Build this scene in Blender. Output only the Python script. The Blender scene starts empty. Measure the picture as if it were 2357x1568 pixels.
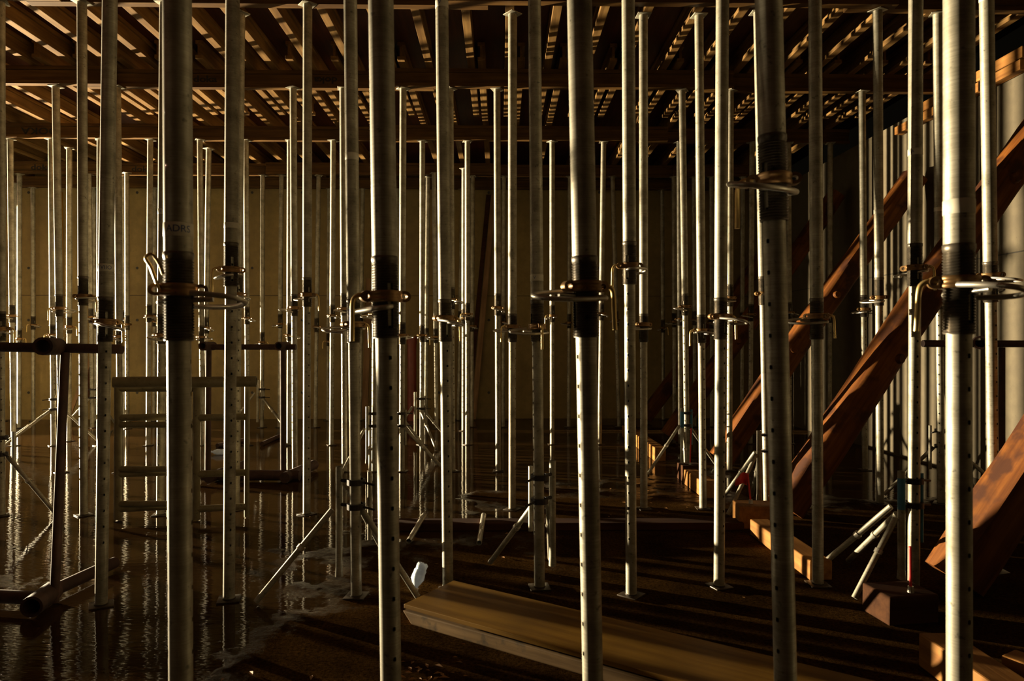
import bpy, bmesh, math, random
from mathutils import Vector, Matrix, noise
random.seed(7)
PI = math.pi
SC = bpy.context.scene
COL = SC.collection
W, HH, F = 2357.0, 1568.0, 1571.0
CX, HY, CAMZ = 1178.5, 789.0, 1.46
TH = math.radians(1.02)
CT, ST = math.cos(TH), math.sin(TH)
ZB = 4.34            # underside of the crossbeams

def P(px, py, d):
    """photo ray at camera depth d -> world point (used once, to survey the place)"""
    xc = (px-CX)/F*d
    return Vector((xc*CT+d*ST, -xc*ST+d*CT, CAMZ+(HY-py)/F*d))
def depth_at(px, Y):
    t = (px-CX)/F
    return Y/(CT-t*ST)
def floor_d(py, z=0.0):
    return (CAMZ-z)*F/(py-HY)
def G(px, py, z=0.0):
    return P(px, py, floor_d(py, z))

# ------------------------------------------------------------------ materials
MATS = {}
def newmat(name):
    m = bpy.data.materials.new(name); m.use_nodes = True
    nt = m.node_tree
    b = nt.nodes['Principled BSDF']
    MATS[name] = m
    return m, nt, b
def N(nt, t, **kw):
    n = nt.nodes.new(t)
    for k, v in kw.items():
        if k in n.inputs.keys() if hasattr(n.inputs, 'keys') else False:
            n.inputs[k].default_value = v
        else:
            setattr(n, k, v)
    return n
def noise_n(nt, vec, scale, detail=4, rough=.55):
    n = nt.nodes.new('ShaderNodeTexNoise')
    n.inputs['Scale'].default_value = scale; n.inputs['Detail'].default_value = detail
    n.inputs['Roughness'].default_value = rough
    nt.links.new(vec, n.inputs['Vector'])
    return n.outputs['Fac']
def mapping(nt, scale=(1,1,1), loc=(0,0,0), coord='Object'):
    tc = nt.nodes.new('ShaderNodeTexCoord'); mp = nt.nodes.new('ShaderNodeMapping')
    mp.inputs['Scale'].default_value = scale; mp.inputs['Location'].default_value = loc
    nt.links.new(tc.outputs[coord], mp.inputs['Vector'])
    return mp.outputs['Vector']
def objvar(nt, vec, k=17.0):
    oi = nt.nodes.new('ShaderNodeObjectInfo'); ad = nt.nodes.new('ShaderNodeVectorMath'); ad.operation = 'ADD'
    ml = nt.nodes.new('ShaderNodeMath'); ml.operation = 'MULTIPLY'; ml.inputs[1].default_value = k
    nt.links.new(oi.outputs['Random'], ml.inputs[0])
    nt.links.new(vec, ad.inputs[0]); nt.links.new(ml.outputs[0], ad.inputs[1])
    return ad.outputs[0]
def ramp(nt, fac, stops):
    r = nt.nodes.new('ShaderNodeValToRGB')
    el = r.color_ramp.elements
    while len(el) < len(stops): el.new(.5)
    for e, (p, c) in zip(el, stops):
        e.position = p; e.color = (c[0], c[1], c[2], 1) if hasattr(c, '__len__') else (c, c, c, 1)
    nt.links.new(fac, r.inputs['Fac'])
    return r.outputs['Color']
def mix(nt, fac, a, b, mode='MIX'):
    m = nt.nodes.new('ShaderNodeMix'); m.data_type = 'RGBA'; m.blend_type = mode
    for s, v in ((m.inputs[0], fac), (m.inputs[6], a), (m.inputs[7], b)):
        if hasattr(v, 'is_linked') or hasattr(v, 'links'): nt.links.new(v, s)
        elif isinstance(v, (int, float)): s.default_value = v
        else: s.default_value = (v[0], v[1], v[2], 1)
    return m.outputs[2]
def bump(nt, b, h, strength=.3, dist=.01):
    bp = nt.nodes.new('ShaderNodeBump'); bp.inputs['Strength'].default_value = strength
    bp.inputs['Distance'].default_value = dist
    nt.links.new(h, bp.inputs['Height']); nt.links.new(bp.outputs['Normal'], b.inputs['Normal'])

def mk_metal(name, c1, c2, metallic, rough, streak=True, bstr=.12, spots=True):
    m, nt, b = newmat(name)
    v = objvar(nt, mapping(nt))
    n1 = noise_n(nt, v, 9, 6, .65)
    col = ramp(nt, n1, [(.3, c2), (.68, c1)])
    if spots:
        n2 = noise_n(nt, v, 38, 3, .6)
        col = mix(nt, ramp(nt, n2, [(.62, 0), (.72, .75)]), col, [x*.35 for x in c2])
    h = n1
    if streak:
        v2 = objvar(nt, mapping(nt, (3, 3, 260)))
        n3 = noise_n(nt, v2, 1.6, 4, .6)
        col = mix(nt, ramp(nt, n3, [(.35, 0), (.7, .45)]), col, [x*.55 for x in c2])
        h = n3
    nt.links.new(col, b.inputs['Base Color'])
    b.inputs['Metallic'].default_value = metallic
    rr = ramp(nt, n1, [(.3, rough+.12), (.7, rough-.05)])
    nt.links.new(rr, b.inputs['Roughness'])
    bump(nt, b, h, bstr, .002)
    return m
mk_metal('galvanised', (.47, .435, .34), (.19, .17, .12), .5, .47)
mk_metal('greased_thread', (.16, .135, .10), (.035, .028, .02), .55, .36, streak=False)
mk_metal('cast_nut', (.34, .20, .075), (.13, .065, .022), .6, .40, streak=False)
mk_metal('brass_rod', (.80, .60, .26), (.55, .38, .13), .75, .30, streak=False, spots=False)
mk_metal('zinc_rod', (.60, .56, .48), (.36, .33, .27), .7, .30, streak=False)
mk_metal('rusty_steel', (.055, .018, .008), (.016, .006, .0035), .0, .75, streak=False, bstr=.4)
mk_metal('olive_paint', (.20, .17, .09), (.12, .095, .045), .1, .5, streak=False)
mk_metal('blue_paint', (.05, .22, .36), (.03, .12, .2), .1, .5, streak=False)
mk_metal('wet_steel', (.07, .05, .03), (.03, .02, .012), .3, .35, streak=False)
mk_metal('black_steel', (.03, .022, .018), (.015, .01, .008), .3, .5, streak=False)

def mk_wood(name, light, dark, axis=0, rough=.6, patch=None, bstr=.25, coat=0, coord='Object'):
    m, nt, b = newmat(name)
    sc = [22, 22, 22]; sc[axis] = 1.3
    v = objvar(nt, mapping(nt, tuple(sc), coord=coord))
    n1 = noise_n(nt, v, 1.0, 6, .6)
    v0 = objvar(nt, mapping(nt, coord=coord))
    n2 = noise_n(nt, v0, 2.4, 3, .5)
    col = ramp(nt, n1, [(.32, dark), (.66, light)])
    col = mix(nt, ramp(nt, n2, [(.3, .55), (.65, 0)]), col, [x*.5 for x in dark])
    if patch:
        n3 = noise_n(nt, v0, patch[1], 4, .55)
        col = mix(nt, ramp(nt, n3, [(patch[2], 0), (patch[2]+.1, .92)]), col, patch[0])
    nt.links.new(col, b.inputs['Base Color'])
    b.inputs['Roughness'].default_value = rough
    b.inputs['Specular IOR Level'].default_value = .15
    if coat: b.inputs['Coat Weight'].default_value = coat
    bump(nt, b, n1, bstr, .004)
    return m
mk_wood('beam_wood', (.13, .066, .016), (.06, .027, .007), 0, .55)
mk_wood('joist_wood', (.21, .12, .038), (.095, .046, .013), 1, .55)
mk_wood('panel_wood', (.27, .142, .017), (.15, .07, .007), 0, .5)
mk_wood('pale_timber', (.27, .17, .075), (.12, .07, .028), 0, .7, ((.07, .05, .03), 9, .60), .5)
mk_wood('block_wood', (.36, .17, .042), (.2, .08, .018), 1, .65)
mk_wood('brace_wood', (.22, .078, .014), (.085, .024, .005), 2, .6, ((.045, .016, .008), 3.2, .52), .7)
mk_wood('dark_board', (.07, .028, .010), (.035, .013, .005), 0, .95)
mk_wood('tan_board', (.33, .20, .10), (.2, .11, .05), 2, .6)
mk_wood('ochre_board', (.55, .28, .03), (.38, .17, .015), 2, .55)
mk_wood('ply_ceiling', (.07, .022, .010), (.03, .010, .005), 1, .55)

def mk_plain(name, col, rough=.5, metallic=0, **kw):
    m, nt, b = newmat(name)
    v = objvar(nt, mapping(nt))
    n = noise_n(nt, v, 14, 3)
    c = ramp(nt, n, [(.3, [x*.75 for x in col]), (.7, col)])
    nt.links.new(c, b.inputs['Base Color'])
    b.inputs['Roughness'].default_value = rough; b.inputs['Metallic'].default_value = metallic
    for k, x in kw.items(): b.inputs[k].default_value = x
    return m
mk_plain('tape', (.62, .58, .46), .55)
mk_plain('ink_blue', (.02, .05, .22), .5)
mk_plain('ink_black', (.006, .004, .003), .8)
mk_plain('red_paint', (.75, .045, .04), .5)
mk_plain('red_pipe', (.22, .035, .012), .45)
mk_plain('clear_plastic', (.75, .84, .95), .15, 0, **{'Transmission Weight': .4, 'IOR': 1.3})
mk_plain('label_paper', (.7, .7, .72), .5)
mk_plain('leaf', (.30, .14, .035), .6)
mk_plain('tie_plug', (.035, .03, .024), .7)

def mk_concrete(name, light, dark, jz=None, jx=None, rough=.75):
    m, nt, b = newmat(name)
    v = mapping(nt)
    n1 = noise_n(nt, v, .7, 5, .6); n2 = noise_n(nt, v, 7, 6, .65); n3 = noise_n(nt, v, 46, 3, .6)
    v2 = mapping(nt, (2.2, 2.2, .22)); n4 = noise_n(nt, v2, 1.4, 4, .6)
    col = ramp(nt, n1, [(.3, dark), (.7, light)])
    col = mix(nt, ramp(nt, n2, [(.35, .4), (.65, 0)]), col, [x*.6 for x in dark])
    col = mix(nt, ramp(nt, n4, [(.4, 0), (.75, .5)]), col, [x*.65 for x in dark])
    col = mix(nt, ramp(nt, n3, [(.66, 0), (.74, .7)]), col, [x*.4 for x in dark])
    sx = nt.nodes.new('ShaderNodeSeparateXYZ'); nt.links.new(v, sx.inputs[0])
    def line(sock, at, w):
        a = nt.nodes.new('ShaderNodeMath'); a.operation = 'COMPARE'
        nt.links.new(sock, a.inputs[0]); a.inputs[1].default_value = at; a.inputs[2].default_value = w
        return a.outputs[0]
    if jz is not None: col = mix(nt, line(sx.outputs['Z'], jz, .007), col, [x*.35 for x in dark])
    if jx is not None:
        fr = nt.nodes.new('ShaderNodeMath'); fr.operation = 'PINGPONG'; fr.inputs[1].default_value = jx/2
        nt.links.new(sx.outputs['X'], fr.inputs[0])
        col = mix(nt, line(fr.outputs[0], 0, .006), col, [x*.5 for x in dark])
    nt.links.new(col, b.inputs['Base Color'])
    b.inputs['Roughness'].default_value = rough
    bump(nt, b, n2, .25, .006)
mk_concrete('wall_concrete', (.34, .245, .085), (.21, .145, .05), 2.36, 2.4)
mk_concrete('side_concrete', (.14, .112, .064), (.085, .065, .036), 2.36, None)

def mk_floor():
    m, nt, b = newmat('wet_floor')
    v = mapping(nt)
    big = noise_n(nt, v, .33, 3, .5); mid = noise_n(nt, v, 3.0, 7, .68); fine = noise_n(nt, v, 60, 6, .8)
    grit = noise_n(nt, v, 190, 2, .6)
    sx = nt.nodes.new('ShaderNodeSeparateXYZ'); nt.links.new(v, sx.inputs[0])
    # standing water on the left half, gritty damp screed elsewhere
    g = nt.nodes.new('ShaderNodeMapRange'); g.inputs[1].default_value = -2.2; g.inputs[2].default_value = .1
    g.inputs[3].default_value = .27; g.inputs[4].default_value = -.10
    nt.links.new(sx.outputs['X'], g.inputs[0])
    gy = nt.nodes.new('ShaderNodeMapRange'); gy.inputs[1].default_value = 4.4; gy.inputs[2].default_value = 7.2
    gy.inputs[3].default_value = 0; gy.inputs[4].default_value = .26
    nt.links.new(sx.outputs['Y'], gy.inputs[0])
    a1 = nt.nodes.new('ShaderNodeMath'); a1.operation = 'ADD'
    nt.links.new(big, a1.inputs[0]); nt.links.new(g.outputs[0], a1.inputs[1])
    a2 = nt.nodes.new('ShaderNodeMath'); a2.operation = 'ADD'
    nt.links.new(a1.outputs[0], a2.inputs[0]); nt.links.new(gy.outputs[0], a2.inputs[1])
    a3 = nt.nodes.new('ShaderNodeMath'); a3.operation = 'MULTIPLY_ADD'; a3.inputs[1].default_value = .34; 
    nt.links.new(mid, a3.inputs[0]); nt.links.new(a2.outputs[0], a3.inputs[2])
    wet = ramp(nt, a3.outputs[0], [(.55, 0), (.76, 1)])
    dirt = ramp(nt, fine, [(.34, (.010, .0045, .0012)), (.66, (.13, .066, .018))])
    dirt = mix(nt, ramp(nt, mid, [(.35, .6), (.65, 0)]), dirt, (.006, .003, .001))
    water = (.022, .012, .005)
    nt.links.new(mix(nt, wet, dirt, water), b.inputs['Base Color'])
    nt.links.new(ramp(nt, wet, [(0, .4), (.3, .3), (.6, .12), (1, .035)]), b.inputs['Roughness'])
    nt.links.new(ramp(nt, wet, [(0, .1), (.5, .4), (1, .5)]), b.inputs['Specular IOR Level'])
    # height: grit where dry, faint ripples where wet
    v2 = mapping(nt, (1.0, 4.5, 1)); rip = noise_n(nt, v2, 5, 3, .5)
    inv = nt.nodes.new('ShaderNodeMath'); inv.operation = 'SUBTRACT'; inv.inputs[0].default_value = 1
    nt.links.new(wet, inv.inputs[1])
    gs = nt.nodes.new('ShaderNodeMath'); gs.operation = 'ADD'; nt.links.new(fine, gs.inputs[0]); nt.links.new(grit, gs.inputs[1])
    h1 = nt.nodes.new('ShaderNodeMath'); h1.operation = 'MULTIPLY'; nt.links.new(gs.outputs[0], h1.inputs[0]); nt.links.new(inv.outputs[0], h1.inputs[1])
    h2 = nt.nodes.new('ShaderNodeMath'); h2.operation = 'MULTIPLY_ADD'; h2.inputs[1].default_value = .07
    nt.links.new(rip, h2.inputs[0]); nt.links.new(h1.outputs[0], h2.inputs[2])
    bump(nt, b, h2.outputs[0], .8, .02)
    df = nt.nodes.new('ShaderNodeBsdfDiffuse'); df.inputs['Roughness'].default_value = .8
    nt.links.new(dirt, df.inputs['Color'])
    nt.links.new(b.inputs['Normal'].links[0].from_socket, df.inputs['Normal'])
    ms = nt.nodes.new('ShaderNodeMixShader')
    nt.links.new(ramp(nt, wet, [(.74, .0), (.92, .62)]), ms.inputs[0])
    nt.links.new(df.outputs[0], ms.inputs[1]); nt.links.new(b.outputs[0], ms.inputs[2])
    nt.links.new(ms.outputs[0], nt.nodes['Material Output'].inputs['Surface'])
mk_floor()

# ------------------------------------------------------------------ mesh helpers
def obj(name, bm, mat, parent=None, smooth=False, mats=None):
    me = bpy.data.meshes.new(name)
    bm.to_mesh(me); bm.free()
    for mm in (mats or [mat]): me.materials.append(MATS[mm])
    if smooth:
        for p in me.polygons: p.use_smooth = True
    o = bpy.data.objects.new(name, me); COL.objects.link(o)
    if parent: o.parent = parent
    return o
def inst(name, me, parent=None, mtx=None):
    o = bpy.data.objects.new(name, me); COL.objects.link(o)
    if parent: o.parent = parent
    if mtx is not None: o.matrix_local = mtx
    return o
def thing(name, label, cat, loc=(0,0,0), group=None, mtx=None):
    o = bpy.data.objects.new(name, None); COL.objects.link(o); o.empty_display_size = .1
    if mtx is not None: o.matrix_world = mtx
    else: o.location = loc
    o['label'] = label; o['category'] = cat
    if group: o['group'] = group
    return o
def tag(o, label, cat, group=None):
    o['label'] = label; o['category'] = cat
    if group: o['group'] = group
    return o
def smooth_angle(o, deg=40):
    me = o.data
    for p in me.polygons: p.use_smooth = True
    try: me.set_sharp_from_angle(angle=math.radians(deg))
    except Exception: pass
    return o
def box(bm, lo, hi, bev=0.0):
    lo, hi = Vector(lo), Vector(hi)
    r = bmesh.ops.create_cube(bm, size=1.0)
    c, s = (lo+hi)/2, hi-lo
    for v in r['verts']: v.co = Vector((v.co.x*s.x, v.co.y*s.y, v.co.z*s.z))+c
    if bev:
        es = list({e for v in r['verts'] for e in v.link_edges})
        bmesh.ops.bevel(bm, geom=es, offset=bev, segments=2, affect='EDGES', profile=.5)
def tube(bm, p0, p1, r0, r1=None, n=14, caps=True, hollow=0.0):
    p0, p1 = Vector(p0), Vector(p1); r1 = r0 if r1 is None else r1
    q = (p1-p0).to_track_quat('Z', 'Y').to_matrix()
    A = [bm.verts.new(p0+q@Vector((math.cos(2*PI*i/n)*r0, math.sin(2*PI*i/n)*r0, 0))) for i in range(n)]
    B = [bm.verts.new(p1+q@Vector((math.cos(2*PI*i/n)*r1, math.sin(2*PI*i/n)*r1, 0))) for i in range(n)]
    for i in range(n): bm.faces.new((A[i], A[(i+1)%n], B[(i+1)%n], B[i]))
    if hollow:
        A2 = [bm.verts.new(p0+(v.co-p0)*hollow) for v in A]; B2 = [bm.verts.new(p1+(v.co-p1)*hollow) for v in B]
        for i in range(n):
            j = (i+1)%n
            bm.faces.new((A2[j], A2[i], B2[i], B2[j])); bm.faces.new((A[j], A[i], A2[i], A2[j])); bm.faces.new((B[i], B[j], B2[j], B2[i]))
    elif caps:
        bm.faces.new(A[::-1]); bm.faces.new(B)
def rod(bm, pts, r, n=10):
    """bent round bar along points (Catmull-Rom smoothed)"""
    pts = [Vector(p) for p in pts]; S = []
    for i in range(len(pts)-1):
        a = pts[max(i-1, 0)]; b = pts[i]; c = pts[i+1]; d = pts[min(i+2, len(pts)-1)]
        for k in range(5):
            t = k/5
            S.append(.5*((2*b)+(c-a)*t+(2*a-5*b+4*c-d)*t*t+(3*b-a-3*c+d)*t**3))
    S.append(pts[-1])
    rings = []; up = None
    for i, p in enumerate(S):
        tg = (S[min(i+1, len(S)-1)]-S[max(i-1, 0)]).normalized()
        if up is None:
            up = tg.orthogonal().normalized()
        up = (up-tg*up.dot(tg)).normalized(); sd = tg.cross(up)
        rings.append([bm.verts.new(p+(up*math.cos(2*PI*k/n)+sd*math.sin(2*PI*k/n))*r) for k in range(n)])
    for A, B in zip(rings, rings[1:]):
        for k in range(n): bm.faces.new((A[k], A[(k+1)%n], B[(k+1)%n], B[k]))
    bm.faces.new(rings[0][::-1]); bm.faces.new(rings[-1])
def lathe(bm, prof, n=24, closed=False):
    rings = [[bm.verts.new((r*math.cos(2*PI*k/n), r*math.sin(2*PI*k/n), z)) for k in range(n)] for r, z in prof]
    pr = list(zip(rings, rings[1:]))
    if closed: pr.append((rings[-1], rings[0]))
    for A, B in pr:
        for k in range(n): bm.faces.new((A[k], A[(k+1)%n], B[(k+1)%n], B[k]))
    return rings

# ------------------------------------------------------------------ steel props: shared part meshes
RO, RI = .038, .0316
TL = .25                                     # threaded length
def mesh_from(fn, name, mat, smooth=True, deg=40):
    bm = bmesh.new(); fn(bm); bmesh.ops.recalc_face_normals(bm, faces=bm.faces)
    me = bpy.data.meshes.new(name); bm.to_mesh(me); bm.free()
    me.materials.append(MATS[mat])
    if smooth:
        for p in me.polygons: p.use_smooth = True
        try: me.set_sharp_from_angle(angle=math.radians(deg))
        except Exception: pass
    return me
def f_thread(bm):
    n = 28; pitch = .008; sub = 4; rings = []
    cnt = int((TL-.02)/pitch)*sub
    prof = [(.0355, 0.0), (.0385, 0.001)]
    for i in range(cnt+1):
        ph = 2*PI*i/sub
        prof.append((.0385+.0022*math.sin(ph), .004+i*pitch/sub))
    prof += [(.0405, TL-.012), (.0405, TL-.002), (.038, TL)]
    for r, z in prof: rings.append([bm.verts.new((r*math.cos(2*PI*k/n), r*math.sin(2*PI*k/n), z)) for k in range(n)])
    for (A, B), (r, z) in zip(zip(rings, rings[1:]), prof):
        for k in range(n):
            if (k in (0, n-1, n//2, n//2-1)) and .03 < z < .165: continue      # the pin slot, through both sides
            bm.faces.new((A[k], A[(k+1)%n], B[(k+1)%n], B[k]))
ME_THREAD = mesh_from(f_thread, 'threaded_sleeve', 'greased_thread', True, 60)
def f_nut(bm):
    lathe(bm, [(.0395, -.017), (.050, -.017), (.053, -.013), (.0525, -.006), (.0505, -.004), (.0505, .004), (.0525, .006), (.053, .013), (.050, .017), (.0395, .017)], 28, True)
    for s in (-1, 1):          # two cast lugs with an eye each
        n = 16; c = Vector((s*.058, 0, 0)); rr = []
        for (ri, yo) in ((.0195, -.013), (.0195, .013), (.009, .013), (.009, -.013)):
            rr.append([bm.verts.new(c+Vector((math.cos(2*PI*k/n)*ri, yo, math.sin(2*PI*k/n)*ri*.9))) for k in range(n)])
        for A, B in zip(rr, rr[1:]+rr[:1]):
            for k in range(n): bm.faces.new((A[k], A[(k+1)%n], B[(k+1)%n], B[k]))
ME_NUT = mesh_from(f_nut, 'collar_nut', 'cast_nut', True, 50)
def f_handle(bm): rod(bm, [(.055, .004, .0), (.075, .002, .004), (.094, 0, -.006), (.100, 0, -.03), (.101, 0, -.07), (.103, 0, -.135)], .0075, 10)
ME_HANDLE = mesh_from(f_handle, 'nut_handle', 'brass_rod')
def f_handle_up(bm): rod(bm, [(.045, .03, .0), (.052, .035, .02), (.066, .03, .06), (.078, .03, .085), (.062, .03, .095), (.045, .03, .07), (.035, .03, .04)], .005, 8)
ME_HANDLE_UP = mesh_from(f_handle_up, 'nut_handle', 'brass_rod')
def f_pin(bm): rod(bm, [(.092, 0, .004), (.03, 0, .001), (-.036, 0, -.002), (-.053, .008, -.004), (-.055, .028, -.007), (-.036, .05, -.010), (.03, .066, -.014), (.11, .064, -.015), (.160, .040, -.010), (.176, .004, -.002), (.158, -.03, .006), (.105, -.05, .013), (.045, -.056, .018)], .0078, 10)
ME_PIN = mesh_from(f_pin, 'locking_pin', 'zinc_rod')
def f_plate(bm):
    box(bm, (-.06, -.06, 0), (.06, .06, .008), .002)
    lathe(bm, [(.0345, .008), (.036, .008), (.036, .013), (.0318, .013)], 20)
ME_PLATE = mesh_from(f_plate, 'base_plate', 'galvanised', True, 30)
ME_BASE = mesh_from(f_plate, 'base_plate', 'wet_steel', True, 30)

def holed_tube(L, R, spacing, dr, n=24, fine=True):
    """tube wall with a pair of drilled holes (0 and 180 degrees) every `spacing`"""
    bm = bmesh.new()
    rings = {}
    def pt(a, z, r=R): return (r*math.cos(a), r*math.sin(a), z)
    half = 2                                   # hole cell spans +-2 segments
    seg = 2*PI/n; ch = 2*half*seg*R            # square cell height
    zs = []
    z = L-.055-.012
    holes = []
    while z > .30:
        holes.append(z); z -= spacing
    holes = holes[::-1]
    levels = [.008]
    for h in holes: levels += [h-ch/2, h, h+ch/2] if False else [h-ch/2, h+ch/2]
    levels.append(L)
    V = [[bm.verts.new(pt(k*seg, zz)) for k in range(n)] for zz in levels]
    for i in range(len(levels)-1):
        cell = any(abs(levels[i]-(h-ch/2)) < 1e-6 for h in holes)
        for k in range(n):
            inh = cell and ((k in (0, 1, n-1, n-2)) or (k in (n//2, n//2+1, n//2-1, n//2-2)))
            if not inh: bm.faces.new((V[i][k], V[i][(k+1)%n], V[i+1][(k+1)%n], V[i+1][k]))
        if cell:
            zc = (levels[i]+levels[i+1])/2
            for base in (0, n//2):
                lowr = [V[i][(base+k)%n] for k in range(-half, half+1)]
                uppr = [V[i+1][(base+k)%n] for k in range(-half, half+1)]
                loop = lowr+uppr[::-1]                   # 10 boundary verts
                m = len(loop)
                a0 = base*seg
                def rim(rad, depth):
                    out = []
                    for j, bv in enumerate(loop):
                        da = math.atan2(bv.co.y, bv.co.x)-a0
                        da = (da+PI)%(2*PI)-PI
                        x = da*R; y = bv.co.z-zc
                        l = math.hypot(x, y)
                        out.append(bm.verts.new(pt(a0+x/l*rad/R, zc+y/l*rad, R-depth)))
                    return out
                r1 = rim(dr, 0); r2 = rim(dr*.96, .013)
                for j in range(m):
                    q = (j+1)%m
                    bm.faces.new((loop[j], loop[q], r1[q], r1[j])); fl = bm.faces.new((r1[j], r1[q], r2[q], r2[j])); fl.material_index = 1
    bmesh.ops.recalc_face_normals(bm, faces=bm.faces)
    return bm

def wrap_text(s, size, R, parent, z, ang, mat, name='lettering'):
    cu = bpy.data.curves.new('t', 'FONT'); cu.body = s; cu.size = size; cu.align_x = 'CENTER'; cu.align_y = 'CENTER'
    cu.resolution_u = 3
    to = bpy.data.objects.new('t', cu); COL.objects.link(to)
    bpy.context.view_layer.update()
    me = bpy.data.meshes.new_from_object(to.evaluated_get(bpy.context.evaluated_depsgraph_get()))
    bpy.data.objects.remove(to)
    bm = bmesh.new(); bm.from_mesh(me); bpy.data.meshes.remove(me)
    bmesh.ops.subdivide_edges(bm, edges=[e for e in bm.edges if e.calc_length() > .008], cuts=2)
    if R:
        for v in bm.verts:
            a = ang+v.co.x/R
            v.co = Vector((R*math.cos(a), R*math.sin(a), z+v.co.y))
    return obj(name, bm, mat, parent)

ORD = ['', 'first', 'second', 'third', 'fourth', 'fifth', 'sixth', 'seventh', 'eighth', 'ninth', 'tenth', 'eleventh', 'twelfth', 'thirteenth', 'fourteenth', 'fifteenth', 'sixteenth', 'seventeenth', 'eighteenth', 'nineteenth', 'twentieth',
       'twenty-first', 'twenty-second', 'twenty-third', 'twenty-fourth', 'twenty-fifth', 'twenty-sixth', 'twenty-seventh', 'twenty-eighth', 'twenty-ninth', 'thirtieth']
ROWS = {1: 1.92, 2: 3.88, 3: 5.83, 4: 7.75, 5: 9.76, 6: 11.8, 7: 12.82}
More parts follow.
